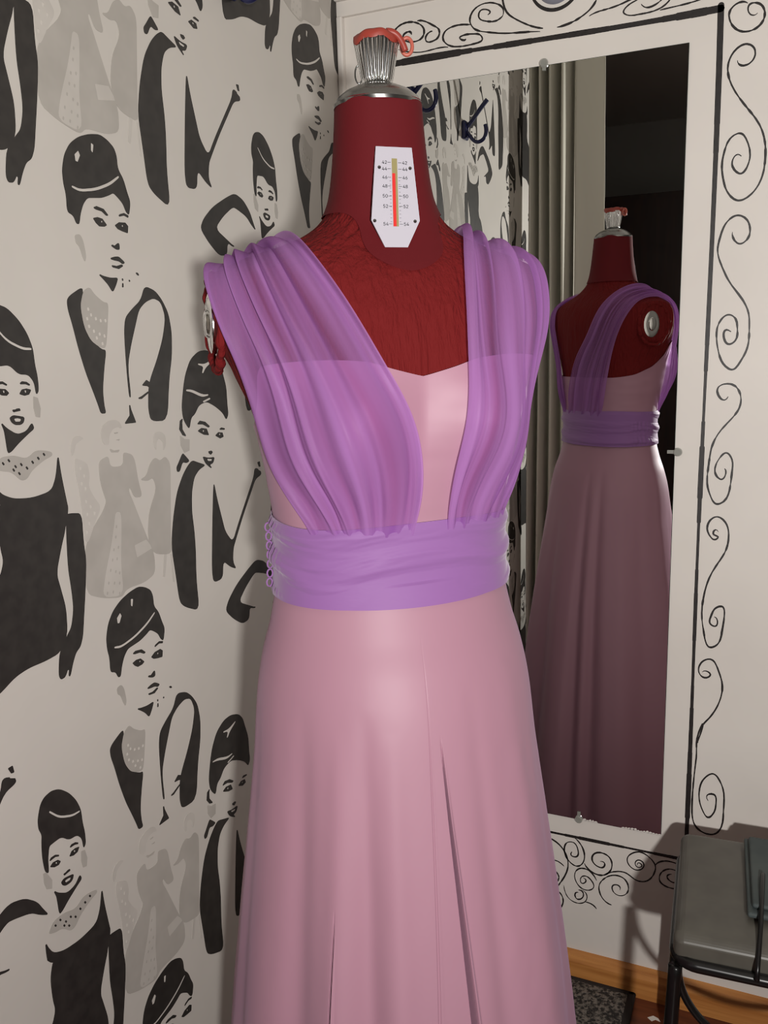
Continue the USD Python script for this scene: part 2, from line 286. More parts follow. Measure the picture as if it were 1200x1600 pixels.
  ('k', [4445,10117,4392,9840,4306,9538,4244,9317,4073,9122,3906,9371,3607,9763,3423,10003,3376,10153,3219,10094,3200,10015,3373,9971,3521,9778,3786,9437,4003,9124,4069,9020,4100,8820,4023,8693,4172,8760,4343,8891,4381,8636,4610,8629,4629,8834,4558,9389,4499,9802]),
  ('w', [3340,10292,3195,10333,3131,10203,3190,10059,3278,10102]),
  ('k', [3293,10225,3227,10229,3214,10142,3257,10148]),
 ],
}
SCROLLS = [
 (22, [6727,16497,6669,16478,6606,16532,6612,16625,6721,16631,6814,16532,6807,16386,6678,16283,6502,16296,6370,16432,6353,16584,6450,16672,6586,16654]),
 (22, [6485,15901,6539,15827,6650,15836,6724,15951,6689,16057,6587,16107,6448,16043,6360,15853,6383,15671,6490,15452,6654,15225,6816,14999,6903,14783,6931,14521,6904,14263,6787,14037,6585,13938,6450,14041,6361,14263,6336,14479,6369,14687,6466,14859,6567,14889,6676,14757,6719,14596,6692,14416,6609,14319,6513,14381,6481,14517,6529,14590,6598,14567]),
 (22, [6527,13485,6547,13386,6640,13308,6742,13372,6772,13504,6702,13671,6585,13724,6441,13638,6355,13427,6326,13237,6389,13012,6535,12727,6704,12497,6810,12270,6831,12045,6818,11764,6722,11539,6619,11426,6508,11485,6407,11688,6364,11947,6408,12172,6528,12264,6611,12221,6661,12051,6627,11854,6548,11816,6473,11915,6485,12028,6566,12009]),
 (22, [6572,11005,6513,10955,6430,11030,6425,11155,6517,11205,6658,11179,6758,11005,6743,10831,6612,10630,6456,10425,6369,10219,6332,9935,6321,9623,6378,9416,6479,9289,6574,9331,6661,9533,6685,9843,6662,10047,6587,10122,6496,10043,6431,9886,6450,9757,6534,9693,6592,9788,6575,9865]),
 (22, [6523,8833,6464,8856,6452,8786,6522,8748,6485,8703,6394,8761,6350,8886,6394,9021,6488,9080,6612,9008,6679,8801,6647,8533,6522,8283,6409,8030,6346,7751,6324,7418,6372,7089,6481,6862,6579,6918,6645,7121,6672,7399,6625,7586,6552,7562,6469,7405,6465,7267,6541,7236,6571,7333,6524,7395]),
 (22, [6373,6414,6448,6435,6501,6386,6428,6319,6329,6379,6315,6491,6391,6620,6490,6655,6622,6475,6693,6231,6647,5883,6507,5602,6364,5346,6336,5136,6414,5486,6356,5330,6336,4960,6319,4610,6306,4359,6303,3855,6380,3566,6537,3474,6688,3497,6789,3656,6810,3961,6805,4258,6732,4491,6620,4608,6495,4520,6416,4330,6412,4104,6477,3891,6568,3784,6650,3877,6685,4085,6649,4227,6593,4231,6555,4098]),
 (22, [1028,17133,1089,17198,1207,17246,1324,17252,1496,17195,1580,17095,1563,17000,1461,16941,1345,16942,1230,16990,1202,17056,1262,17101,1334,17097,1354,17060]),
 (22, [1468,17248,1611,17213,1751,17129,1849,17040,1833,16945,1747,16897,1610,16921,1606,16968,1658,17031,1721,17048]),
 (22, [2391,17039,2226,17065,2060,17055,1947,17001,1912,16921,1958,16828,2083,16760,2278,16736,2471,16745,2594,16791,2567,16850,2445,16893,2280,16900,2205,16873,2246,16833,2307,16833]),
 (16, [1109,16858,1312,16790,1544,16756,1773,16770,1999,16761]),
 (22, [2935,17081,2935,17198,2803,17291,2602,17313,2443,17241,2383,17112,2441,16983,2644,16891,2912,16829,3221,16792,3545,16756]),
 (22, [2935,17081,2824,17028,2668,17046,2533,17139,2556,17214,2646,17227,2727,17174,2691,17141]),
 (22, [2927,17434,2944,17275,3001,17129,3177,16983,3394,16862,3588,16796]),
 (22, [3821,16774,3989,16793,4236,16886,4377,16995,4443,17133]),
 (18, [4318,16854,4440,16891,4641,16913,4839,16954,4995,17002]),
 (18, [5073,16981,4957,16934,4872,16886,4834,16825,4902,16769,5040,16754,5235,16759,5407,16803,5518,16894]),
 (18, [5095,16889,5175,16831,5309,16853,5403,16913]),
 (18, [5370,16762,5579,16775,5915,16808,5988,16824]),
 (22, [3779,2777,4007,2664,4135,2473,4162,2259,4090,2019,3966,1792]),
 (14, [3834,2330,3971,2324,4087,2252]),
 (22, [3912,2115,3989,2022,3965,1904]),
 (22, [4279,2879,4429,2706,4466,2524,4410,2362,4336,2312,4186,2375,4099,2520,4093,2656,4156,2764,4265,2777,4341,2658,4319,2505,4234,2497,4228,2577]),
 (22, [4759,2512,4837,2476,4810,2404,4678,2411,4603,2529,4640,2636,4770,2688,4916,2630,4966,2507,4922,2334,4779,2233,4608,2257,4468,2398]),
 (18, [4453,2098,4489,2018,4425,1980,4404,2086,4487,2145,4611,2066,4647,1964,4565,1872,4417,1878,4316,1992,4289,2124,4362,2263,4485,2293,4608,2230,4694,2103]),
 (18, [4359,1774,4300,1703,4341,1630,4444,1691,4443,1802,4368,1827]),
 (14, [4417,1840,4518,1765,4495,1620,4372,1549,4195,1598,4108,1744,4087,1850]),
 (18, [4495,1609,4644,1576,4704,1519]),
 (18, [5121,2019,5076,2106,4995,2080,4992,1970,5100,1899,5232,1966,5271,2095,5187,2264,5019,2293,4852,2197,4744,2016,4762,1856,4837,1737,4970,1673]),
 (18, [5414,2593,5450,2645,5493,2602,5425,2553,5376,2616,5435,2700,5515,2665,5509,2557,5393,2492,5274,2554,5234,2678,5315,2804,5454,2863,5618,2796,5723,2662,5697,2470,5562,2303,5399,2289,5231,2383,5041,2374,4851,2273]),
 (22, [5723,2662,5825,2766,5961,2798,6143,2764]),
 (18, [6102,2633,5921,2631,5811,2498,5815,2367,5932,2290,6114,2299]),
 (18, [6128,2524,5996,2412,5935,2476,6005,2557]),
 (22, [3915,1723,4069,1593,4071,1453,4011,1335]),
]

# ---------------------------------------------------------------- materials
M = {}
M['wallpaper'] = tinted('wallpaper', lin(206, 201, 194), lin(198, 193, 186), 3.0, .45)
M['ink_black'] = tinted('ink_black', lin(38, 35, 33), lin(48, 45, 42), 60, .5)
M['ink_grey'] = tinted('ink_grey', lin(170, 165, 158), lin(178, 173, 166), 25, .38)
M['ink_pale'] = tinted('ink_pale', lin(188, 183, 176), lin(195, 190, 183), 25, .4)
M['white_wall'] = tinted('white_wall', lin(224, 218, 211), lin(217, 211, 204), 4, .55)
M['black_paint'] = tinted('black_paint', lin(28, 24, 24), lin(40, 35, 34), 120, .45)
M['plaster'] = tinted('plaster', lin(120, 116, 110), lin(112, 108, 102), 3, .8)
M['ceiling'] = mat('ceiling', lin(200, 196, 190), .8)
M['mirror'] = mat('mirror_silver', (.85, .865, .85), .0, metallic=1.0)
M['mirror_edge'] = mat('mirror_edge', lin(60, 70, 66), .2)
M['clip'] = mat('clip_plastic', lin(165, 165, 158), .25, transmission_weight=.35)
M['wood'] = tinted('baseboard_wood', lin(196, 134, 72), lin(170, 108, 52), 9, .42, vec=(.6, 6, 12))
M['floor'] = tinted('floor_wood', lin(112, 58, 34), lin(84, 40, 24), 8, .35, vec=(1, 9, 1))
M['rug'] = tinted('rug_pile', lin(40, 36, 34), lin(120, 112, 104), 170, .95, bump=(.8, .004), detail=2, lo=.42, hi=.62)
M['rug_edge'] = mat('rug_edge', lin(38, 32, 30), .9)
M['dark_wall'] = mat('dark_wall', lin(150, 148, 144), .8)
M['wardrobe'] = tinted('wardrobe_wood', lin(58, 34, 28), lin(44, 26, 22), 5, .5, vec=(6, 6, .6))
n, l = bumpy(1, 1.0, .004, (190, 190, 13), 3); M['crinkle'] = mat('crinkled_fabric', lin(104, 20, 21), .85, n, l, specular_ior_level=.2)
n, l = bumpy(900, .15, .0005); M['red_cloth'] = mat('red_jersey', lin(92, 14, 21), .8, n, l, specular_ior_level=.25)
M['chrome'] = mat('chrome', (.8, .8, .79), .12, metallic=1.0)
M['dark_chrome'] = mat('dark_chrome', (.28, .28, .27), .22, metallic=1.0)
M['black_gap'] = mat('black_plastic', lin(20, 20, 20), .4)
M['red_tape'] = mat('red_tape', lin(146, 54, 42), .45)
M['pink_plastic'] = mat('pink_plastic', lin(180, 92, 76), .4)
M['plate'] = mat('gauge_plate', lin(188, 184, 194), .25)
M['gauge_ink'] = mat('gauge_ink', lin(30, 30, 34), .5)
M['tube_khaki'] = mat('gauge_tube', lin(150, 140, 96), .3)
M['tube_red'] = mat('gauge_column', lin(214, 52, 48), .35)
M['pole'] = mat('pole_steel', (.4, .4, .4), .3, metallic=1.0)
def cloth(name, col, rough, vec, scale, strength, **kw):
    n, l = bumpy(scale, strength, .0012, vec, 5)
    return mat(name, col, rough, n, l, **kw)
M['satin'] = cloth('dusty_rose_satin', lin(170, 126, 143), .5, (1, 1, .35), 26, .25, sheen_weight=.12, sheen_tint=lin(215, 190, 235), specular_ior_level=.35)
M['chiffon_band'] = cloth('lilac_chiffon', lin(144, 97, 158), .6, (1, 1, 3), 60, .25, sheen_weight=.3, specular_ior_level=.3)
def chiffon():
    n = {'tc': ('texture_coordinate', {}), 'nz': ('noise_texture', {'scale': 140, 'detail': 3}), 'bp': ('bump', {'strength': .15, 'distance': .001}),
         'd': ('diffuse_bsdf', {'color': lin(188, 132, 200)}), 't': ('translucent_bsdf', {'color': lin(188, 132, 200)}), 'g': ('glossy_bsdf', {'color': (.8, .75, .85), 'roughness': .5}), 'x': ('transparent_bsdf', {'color': lin(232, 205, 240)}),
         'm1': ('mix_closure', {'fac': .25}), 'm2': ('mix_closure', {'fac': .018}), 'm3': ('mix_closure', {'fac': .30}),
         'lw': ('layer_weight', {'blend': .35}), 'mf': ('math', {'math_type': 'multiply_add', 'value2': -.42}), 'mq': ('mapping', {'scale': (11, 1.3, 1)}), 'ly': ('noise_texture', {'scale': 1, 'detail': 2.5}), 'lr': ('math', {'math_type': 'multiply_add', 'value2': 1.5, 'value3': -.22, 'use_clamp': True})}
    l = [('tc.object', 'nz.vector'), ('nz.fac', 'bp.height'), ('bp.normal', 'd.normal'), ('bp.normal', 'g.normal'), ('d.BSDF', 'm1.closure1'), ('t.BSDF', 'm1.closure2'), ('m1.closure', 'm2.closure1'), ('g.BSDF', 'm2.closure2'),
         ('lw.facing', 'mf.value1'), ('tc.UV', 'mq.vector'), ('mq.vector', 'ly.vector'), ('ly.fac', 'lr.value1'), ('lr.value', 'mf.value3'), ('mf.value', 'm3.fac'), ('m2.closure', 'm3.closure1'), ('x.BSDF', 'm3.closure2')]
    return usdkit.material(stage, '/World/Looks/sheer_chiffon', n, l, surface='m3.closure')
M['chiffon'] = chiffon()
M['curtain'] = cloth('curtain_cloth', lin(200, 197, 184), .85, (1, 1, .2), 200, .2)
M['hook'] = mat('hook_blue', lin(20, 24, 66), .3)
M['leather'] = tinted('grey_leatherette', lin(92, 89, 81), lin(84, 81, 74), 30, .4, bump=(.1, .001))
M['black_steel'] = mat('black_steel', lin(18, 17, 17), .28)
M['teal'] = tinted('teal_cloth', lin(78, 86, 84), lin(66, 75, 75), 20, .7)
M['paper'] = mat('paper_scrap', lin(225, 220, 212), .8)
M['lamp_dome'] = mat('grey_dome', lin(132, 132, 142), .3)

# ---------------------------------------------------------------- the room
ANG = -0.01711
WW, WV, WD = 0.51806, 0.5474, 0.26552
wall_l = xf('wall_left', (0, 0, 0), ANG, kind='structure', label='left wall covered in black and white wallpaper with printed ladies in dresses', cat='wall')
obj('wallpaper_sheet', box((-.08, -2.6, 0), (0, .0, 2.5)), M['wallpaper'], wall_l)
INK = {'w': 'wallpaper', 'k': 'ink_black', 'g': 'ink_grey', 'h': 'ink_pale'}
def wall_poly(flat, ds, dz):
    a = np.array(flat, float).reshape(-1, 2)/1e4+[ds, dz]
    if len(a) > 7:
        for _ in range(2):
            n = np.roll(a, -1, 0); a = np.stack([.8*a+.2*n, .2*a+.8*n], 1).reshape(-1, 2)
    p = Polygon(a)
    if not p.is_valid: p = p.buffer(0)
    sm = p.buffer(.0012, join_style=1).buffer(-.0022, join_style=1).buffer(.001, join_style=1)
    return sm if sm.area > .5*p.area else p
CLIP = shapely.box(0.001, 0.06, 1.45, 2.45)
def printed(kind, i, j):
    ds, dz = -i*WW, i*WD+j*WV
    layers = []
    for k, (c, flat) in enumerate(PRINTS[kind]):
        p = wall_poly(flat, ds, dz)
        layers.append([c, p])
    # flat print: keep only what is visible, so that every ink is its own thin patch of one figure
    seen, top = {}, None
    for c, p in reversed(layers):
        q = p if top is None else p.difference(top)
        seen.setdefault(c, []).append(q); top = p if top is None else top.union(p)
    return {c: unary_union(v).intersection(CLIP) for c, v in seen.items()}, top
figs = []
for i in range(-2, 3):
    for j in range(-4, 5):
        for kind in 'GABC':
            cols, hull = printed(kind, i, j)
            if hull.intersection(CLIP).area < 4e-4: continue
            figs.append([kind, cols, hull])
order = {'G': 0, 'A': 1, 'B': 3, 'C': 2}
figs.sort(key=lambda t: order[t[0]])
NAMES = {'G': 'printed_grey_ladies', 'A': 'printed_seated_lady', 'B': 'printed_gloved_lady', 'C': 'printed_turned_lady'}
cover = None
out = []
for kind, cols, hull in reversed(figs):
    out.append((kind, {c: (p if cover is None else p.difference(cover)) for c, p in cols.items()}))
    cover = hull if cover is None else cover.union(hull)
for kind, cols in reversed(out):
    cols = {c: p for c, p in cols.items() if p.area > 2e-6 and c != 'w'}
    if not cols: continue
    main = 'k' if 'k' in cols else 'g' if 'g' in cols else next(iter(cols))
    def patch(c): return to_wall(extrude(cols[c], .0004), ((2, 1), (0, -1), (1, 1)))
    if len(cols) == 1: obj(NAMES[kind], patch(main), M[INK[main]], wall_l); continue
    f = xf(NAMES[kind], parent=wall_l)
    for c in cols: obj({'k': 'black_ink', 'g': 'grey_ink', 'h': 'pale_ink'}[c], patch(c), M[INK[c]], f)

wall_r = xf('wall_right', kind='structure', label='white wall with hand painted black frame and scrolls around the mirror', cat='wall')
obj('wall_surface', box((-.1, 0, 0), (2.7, .1, 2.5)), M['white_wall'], wall_r)
def stroke(pts, w, seed, taper=True):
    P = smooth_path(np.array(pts), max(24, 7*len(pts)))
    g = np.random.default_rng(seed); k = len(P)
    wob = 1+.45*(meshkit.noise(np.stack([np.linspace(0, k*.35, k), np.full(k, seed*1.7), np.zeros(k)], 1), seed)-.5)*2
    if taper: wob *= np.clip(np.minimum(np.arange(k)+2, k+1-np.arange(k))/5, .35, 1)
    parts = [LineString(P[a:a+2]).buffer(max(w*.5*wob[a], .0004), quad_segs=3) for a in range(k-1)]
    return unary_union(parts).simplify(.0002)
def on_wall(p): return to_wall(extrude(p, .0004), ((0, 1), (2, -1), (1, 1)))
FX, FT, FB = .6228, 1.6642, .2901
fr = [[(.078, FT), (.2, FT+.001), (.4, FT-.001), (FX, FT)], [(FX, FT+.004), (FX+.001, 1.3), (FX-.001, .9), (FX, .6), (FX, FB)], [(.012, FB), (.3, FB), (FX, FB-.001)]]
for k, p in enumerate(fr):
    q = [tuple(a) for a in p]; obj('painted_frame_line', on_wall(stroke(q, (.0085, .0068, .0052)[k], 50+k, False)), M['black_paint'], wall_r)
for k, (w, flat) in enumerate(SCROLLS):
    obj('painted_scroll', on_wall(stroke(np.array(flat, float).reshape(-1, 2)/1e4, w*1.2e-4, k)), M['black_paint'], wall_r)
obj('painted_ring', on_wall(Point(.379, 1.742).buffer(.0415, quad_segs=24).difference(Point(.379, 1.7445).buffer(.0385, quad_segs=24))), M['black_paint'], wall_r)
d = lathe([(0, .012), (.012, .0112), (.022, .0085), (.029, .0045), (.031, 0), (.0, 0)], 48); d = to_wall(d, ((0, 1), (2, -1), (1, 1))); d.apply_translation((.379, 0, 1.742))
obj('round_wall_dome', d, M['lamp_dome'], smooth=40, label='small round grey dome on the white wall above the mirror', cat='wall ornament')
obj('trim_1', [box((0, -.008, 1.751), (2.7, 0, 1.775)), box((0, -.016, 1.775), (2.7, 0, 1.783))], M['white_wall'], kind='structure', label='thin white ledge along the top of the right wall', cat='trim')
obj('trim_2', rbox((.0, -.012, .06), (.011, .004, 1.752), .003), M['white_wall'], kind='structure', label='white strip covering the corner between the two walls', cat='trim')
bb = [(0, 0), (-.016, 0), (-.016, .04), (-.012, .052), (0, .056)]
m = trimesh.creation.extrude_polygon(Polygon(bb), 2.69, engine='earcut'); m = to_wall(m, ((2, 1), (0, 1), (1, 1)))
obj('baseboard_right', m, M['wood'], kind='structure', label='honey coloured wooden baseboard along the white wall', cat='baseboard')
m = to_wall(trimesh.creation.extrude_polygon(Polygon([(-x, z) for x, z in bb]), 2.5, engine='earcut'), ((0, 1), (2, -1), (1, 1)))
o = obj('baseboard_left', m, M['wood'], kind='structure', label='wooden baseboard under the patterned wallpaper', cat='baseboard')
UsdGeom.Xformable(o).AddRotateZOp().Set(math.degrees(ANG))
# floor of planks
fl = xf('floor', kind='structure', label='reddish brown wooden plank floor', cat='floor')
obj('subfloor', box((-2.7, -4.6, -.05), (2.7, .1, -.004)), M['wardrobe'], fl)
for a in range(14):
    y0 = .0-.13*a
    for b in range(3):
        x0 = -.2+1.0*b-.33*(a % 3); lo, hi = max(x0, -.1), min(x0+1.0, 2.7)
        if y0-.13 > -1.9: obj('plank', box((lo+.0008, y0-.129, -.004), (hi-.0008, y0-.0008, 0)), M['floor'], fl)
obj('far_boards', box((-2.7, -4.6, -.004), (2.7, -1.83, 0)), M['floor'], fl)
obj('ceiling', box((-2.7, -4.6, 2.5), (2.7, .1, 2.55)), M['ceiling'], kind='structure', label='plain ceiling', cat='ceiling')
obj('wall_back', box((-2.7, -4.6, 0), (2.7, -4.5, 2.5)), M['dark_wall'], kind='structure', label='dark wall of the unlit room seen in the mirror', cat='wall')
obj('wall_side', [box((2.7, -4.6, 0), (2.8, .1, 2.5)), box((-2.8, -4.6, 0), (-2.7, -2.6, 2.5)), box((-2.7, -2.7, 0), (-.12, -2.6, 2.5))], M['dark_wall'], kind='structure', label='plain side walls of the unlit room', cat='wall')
wd = xf('wardrobe', (0, -4.2, 0), label='tall dark brown wooden wardrobe in the dim room, seen in the mirror', cat='wardrobe')
obj('body', box((-1.6, -.29, 0), (1.2, .28, 1.99)), M['wardrobe'], wd)
for k in range(4):
    dr = obj('door', box((-1.59+.7*k, .28, .06), (-.91+.7*k, .30, 1.96)), M['wardrobe'], wd)
    obj('handle', rbox((-.98+.7*k-.55*(k % 2), .30, .95), (-.965+.7*k-.55*(k % 2), .325, 1.1), .006), M['dark_chrome'], dr)

# ---------------------------------------------------------------- the mirror
mr = xf('wall_mirror', (0, 0, 0), label='tall frameless wall mirror reflecting the back of the purple dress', cat='mirror')
MX0, MX1, MZ0, MZ1 = .1251, .5809, .3284, 1.6241
obj('backing', box((MX0, -.0028, MZ0), (MX1, -.0002, MZ1)), M['mirror_edge'], mr)
obj('glass', box((MX0+.0006, -.0032, MZ0+.0006), (MX1-.0006, -.0028, MZ1-.0006)), M['mirror'], mr)
def clip(x, z, ax, az):
    d = lathe([(0, -.0045), (.0055, -.0045), (.0068, -.003), (.0068, 0), (0, 0)], 24)
    d = to_wall(d, ((0, 1), (2, 1), (1, 1))); d.apply_translation((x, -.0034, z))
    arm = rbox((min(x, x+ax)-.003, -.0052, min(z, z+az)-.003), (max(x, x+ax)+.003, -.0034, max(z, z+az)+.003), .0008, 2)
    obj('clip', [d, arm], M['clip'], mr, smooth=30)
clip(.3623, MZ1+.003, 0, -.008); clip(MX1+.005, 1.012, -.014, 0); clip(.4356, MZ0+.001, 0, .012)
for x0, x1, k in ((.446, .466, 5), (.515, .578, 13)):
    for t in np.linspace(x0, x1, k):
        w = .0022+.002*rng.random(); h = .002+.003*rng.random()
        poly = Polygon([(t-w, MZ0+.0006), (t+w, MZ0+.0006), (t+w*.7, MZ0+h*.8), (t+.1*w, MZ0+h), (t-w*.8, MZ0+h*.6)])
        mm = to_wall(extrude(poly, .0002), ((0, 1), (2, -1), (1, 1))); mm.apply_translation((0, -.0032, 0))
        obj('worn_silvering_chip', mm, M['white_wall'], mr)

# ---------------------------------------------------------------- dress form: sections (height, half width, front depth, back depth)
AX = np.array([0.36336, -0.65692]); FACE = math.radians(43)
SEC = np.array(BODY_TABLE)
_sp = [PchipInterpolator(SEC[:, 0], SEC[:, k]) for k in (1, 2, 3)]
ARM, ARM2 = .170, .160
def section(z): return [s(z) for s in _sp]
def bust(x, z): return .030*np.exp(-((np.abs(x)-.066)/.044)**2-((z-1.128)/.052)**2)
def body_pt(al, z, off=0.0):
    """al: angle round the form, 0 = front (local -y), + towards local +x"""
    al, z = np.broadcast_arrays(np.asarray(al, float), np.asarray(z, float)); a, bf, bk = section(z)
    s, c = np.sin(al), np.cos(al); e = .88
    x = a*np.sign(s)*np.abs(s)**e; b = np.where(c >= 0, bf, bk); y = -b*np.sign(c)*np.abs(c)**e
    y = y-np.where(c > 0, bust(x, z)*np.clip(c*2.2, 0, 1), 0)
    x = np.clip(x, -ARM, ARM2)
    r = np.maximum(np.hypot(x, y), 1e-6); k = 1+off/r
    return np.stack([x*k, y*k, z], -1)
def inside(p):
    z = np.clip(p[..., 2], SEC[0, 0], SEC[-1, 0]); a, bf, bk = section(z); x, y = p[..., 0], p[..., 1]
    b = np.where(y < 0, bf+bust(x, z), bk)
    q = 2/.88
    return ((np.abs(x)/a)**q+(np.abs(y)/b)**q < 1) & (x > -ARM) & (x < ARM2) & (p[..., 2] < SEC[-1, 0])
def onto(p):
    """nearest shell point of the form on the ray from an inner bone through p"""
    p = np.asarray(p, float); s = p.copy(); s[..., 0] *= .45; s[..., 1] = 0; s[..., 2] = np.clip(p[..., 2], .9, 1.225)
    d = p-s; d /= np.maximum(np.linalg.norm(d, axis=-1, keepdims=True), 1e-9)
    lo, hi = np.zeros(p.shape[:-1]), np.full(p.shape[:-1], .4)
    for _ in range(30):
        m = (lo+hi)/2; ins = inside(s+d*m[..., None]); lo = np.where(ins, m, lo); hi = np.where(ins, hi, m)
    return s+d*lo[..., None], d
form = xf('dress_form', (*AX, 0), FACE, label='red fabric dressmaker form with a silver knob on its neck, wearing the gown', cat='dress form')
al = np.linspace(-np.pi, np.pi, 240, endpoint=False)
zz = np.concatenate([np.linspace(.92, 1.2, 60), np.linspace(1.203, 1.423, 130)])
A, Zg = np.meshgrid(al, zz); P = body_pt(A, Zg)
cr = meshkit.fbm(np.stack([A*28, Zg*26, A*0], -1), 3, 5)-.5
fade = np.clip((1.345-Zg)/.03, 0, 1); nrm = P[..., :2]/np.maximum(np.linalg.norm(P[..., :2], axis=-1, keepdims=True), 1e-6)
P[..., :2] += nrm*(cr*fade*.004)[..., None]
obj('torso', grid(P, True), M['crinkle'], form, smooth=True)
# smooth neck piece with a pointed front hem
t = np.linspace(0, 1, 70)[:, None]
hem = 1.321-.058*np.exp(-(np.abs(al)/.42)**1.5)
zn = 1.4235*(1-t)+hem[None]*t; P = body_pt(al[None]+0*t, zn, .0026)
obj('neck', grid(P[::-1], True), M['red_cloth'], form, smooth=True, label='smooth dark red neck piece')
obj('neck_cap', lathe([(.0, 1.441), (.014, 1.441), (.022, 1.4385), (.032, 1.434), (.0395, 1.428), (.043, 1.4225), (.0425, 1.4195), (0, 1.4195)], 64), M['dark_chrome'], form, smooth=40, label='dark chrome cap on the neck')
an = np.linspace(0, 2*np.pi, 28*8, endpoint=False); rr = []
for z, r, amp in ((1.441, .0, 0), (1.4412, .0125, 0), (1.4425, .0135, .0004), (1.446, .0142, .0010), (1.463, .0175, .0011), (1.4785, .0202, .0011), (1.4805, .0195, .0003), (1.4808, 0, 0)):
    q = r+amp*np.abs(np.cos(an*14))*1.2; rr.append(np.stack([q*np.cos(an), q*np.sin(an), np.full_like(an, z)], -1))
kn = obj('neck_knob', grid(np.array(rr), True), M['chrome'], form, smooth=50, label='silver ridged knob')
an = np.linspace(0, 2*np.pi, 72, endpoint=False); rr = []
for k, (z, r) in enumerate(((1.4765, .0213), (1.4795, .0218), (1.483, .0214), (1.4855, .018), (1.4862, .0))):
    wz = (.0016*np.sin(an*3+1)+.001*np.sin(an*7))*(1.0 if k < 3 else .4); rr.append(np.stack([r*np.cos(an), r*np.sin(an), z+wz], -1))
obj('red_tape', grid(np.array(rr), True), M['red_tape'], kn, smooth=True)
def L2(v): # world direction -> local of the form
    c, s = math.cos(-FACE), math.sin(-FACE); return np.array([c*v[0]-s*v[1], s*v[0]+c*v[1], v[2]])
side = L2((.91, .41, 0)); near = L2((.41, -.91, 0))
pa = [np.array([0, 0, z])+side*s+near*t for z, s, t in ((1.484, .010, .012), (1.482, .019, .010), (1.475, .0245, .009), (1.468, .0275, .008))]
ribbon = smooth_path(pa, 16); obj('tape_tail', tube(ribbon, np.linspace(.0034, .0030, 16), 8), M['red_tape'], kn, smooth=True)
an = np.linspace(0, 2*np.pi, 28, endpoint=False); c = np.array([0, 0, 1.4745])+side*.029
obj('ring_loop', tube(c+np.cos(an)[:, None]*side*.0052+np.sin(an)[:, None]*np.array([0, 0, .0075]), .0018, 8, True), M['pink_plastic'], kn, smooth=True)
c = np.array([0, 0, 1.451])-side*.0175
obj('wire_loop', tube(c+np.cos(an)[:, None]*side*.0035+np.sin(an)[:, None]*np.array([0, 0, .008]), .0008, 6, True), M['dark_chrome'], kn, smooth=True)
# neck size gauge
gz = np.array(GAUGE); gt, gb = GAUGE_TILT
def gp(u, v, o=0.0):  # u lateral, v height -> on the leaning plate
    k = (v-gt[1])/(gb[1]-gt[1]); return np.stack(np.broadcast_arrays(u+GAUGE_SHEAR*(v-gt[1]), gt[0]+(gb[0]-gt[0])*k-o, v), -1)
pl = extrude(Polygon(gz), .0016); v = np.array(pl.vertices); pl.vertices = gp(v[:, 0], v[:, 1], v[:, 2]-.0008); trimesh.repair.fix_normals(pl)
gauge = obj('size_gauge', pl, M['plate'], form, label='white neck size gauge plate with a red and olive scale column')
gx, g0, g1 = GAUGE_COL
def flat(poly, o, h=.0003):
    m = extrude(poly, h); v = np.array(m.vertices); m.vertices = gp(v[:, 0], v[:, 1], .0008+o+v[:, 2]); trimesh.repair.fix_normals(m); return m
obj('scale_slot', flat(shapely.box(gx-.0026, g1, gx+.0026, g0), .0), M['tube_khaki'], gauge)
obj('red_column', flat(shapely.box(gx-.0026, g1, gx+.0004, g0-(g0-g1)*.22), .0003), M['tube_red'], gauge)
ink = []
LEV = {42: .06, 44: .155, 46: .28, 48: .41, 50: .555, 52: .705, 54: .965}
for num, k in LEV.items():
    z = g0-(g0-g1)*k
    for s in (-1, 1):
        ink.append(flat(shapely.box(*sorted((gx+s*.0036, gx+s*.0068))[:1], z-.00015, sorted((gx+s*.0036, gx+s*.0068))[1], z+.00015), 0))
        t = meshkit.text_mesh(str(num), .0030, .0003); v = np.array(t.vertices); w = v[:, 0].max()
        x0 = gx+.0074 if s > 0 else gx-.0074-w
        t.vertices = gp(v[:, 0]+x0, v[:, 1]+z-.0015, .0008+v[:, 2]); trimesh.repair.fix_normals(t); ink.append(t)
for k in np.linspace(.33, .93, 12):
    z = g0-(g0-g1)*k
    for s in (-1, 1): a, b = sorted((gx+s*.0036, gx+s*.0052)); ink.append(flat(shapely.box(a, z-.0001, b, z+.0001), 0))
obj('scale_print', ink, M['gauge_ink'], gauge)
for x, z in GAUGE_SCREWS:
    d = lathe([(0, .0012), (.0010, .0011), (.0016, .0004), (.0017, 0), (0, 0)], 16); v = np.array(d.vertices); d.vertices = gp(v[:, 0]+x, v[:, 1]+z, .0008+v[:, 2]); trimesh.repair.fix_normals(d)
    obj('screw', d, M['dark_chrome'], gauge, smooth=30)
for s in (-1, 1):
    d = lathe([(0, .006), (.008, .0058), (.0115, .0045), (.013, .002), (.017, .002), (.022, .0018), (.0255, .0005), (.026, -.004), (0, -.004)], 48); v = np.array(d.vertices)
    d.vertices = np.stack([s*((ARM if s < 0 else ARM2)+.001+v[:, 2]), v[:, 0]*.82, 1.222+v[:, 1]*1.1], 1); trimesh.repair.fix_normals(d)
    d.apply_translation((0, .016, 0)); obj('armhole_plate', d, M['chrome'], form, smooth=35, label='chrome armhole disc')
for s in (-1, 1):
    an = np.linspace(0, 2*np.pi, 150, endpoint=False); xs = s*((ARM if s < 0 else ARM2)-.002)
    q = np.stack([xs+s*.0008*np.sin(an*13), .040*np.cos(an)+.008, 1.222+.044*np.sin(an)], 1)
    obj('armhole_binding', tube(q, .0042+.0006*np.sin(an*11)+.0004*np.sin(an*23+1), 10, True), M['crinkle'], form, smooth=True)
obj('pole', lathe([(0, .05), (.016, .05), (.016, .93), (0, .93)], 24), M['pole'], form, smooth=40)
legs = []
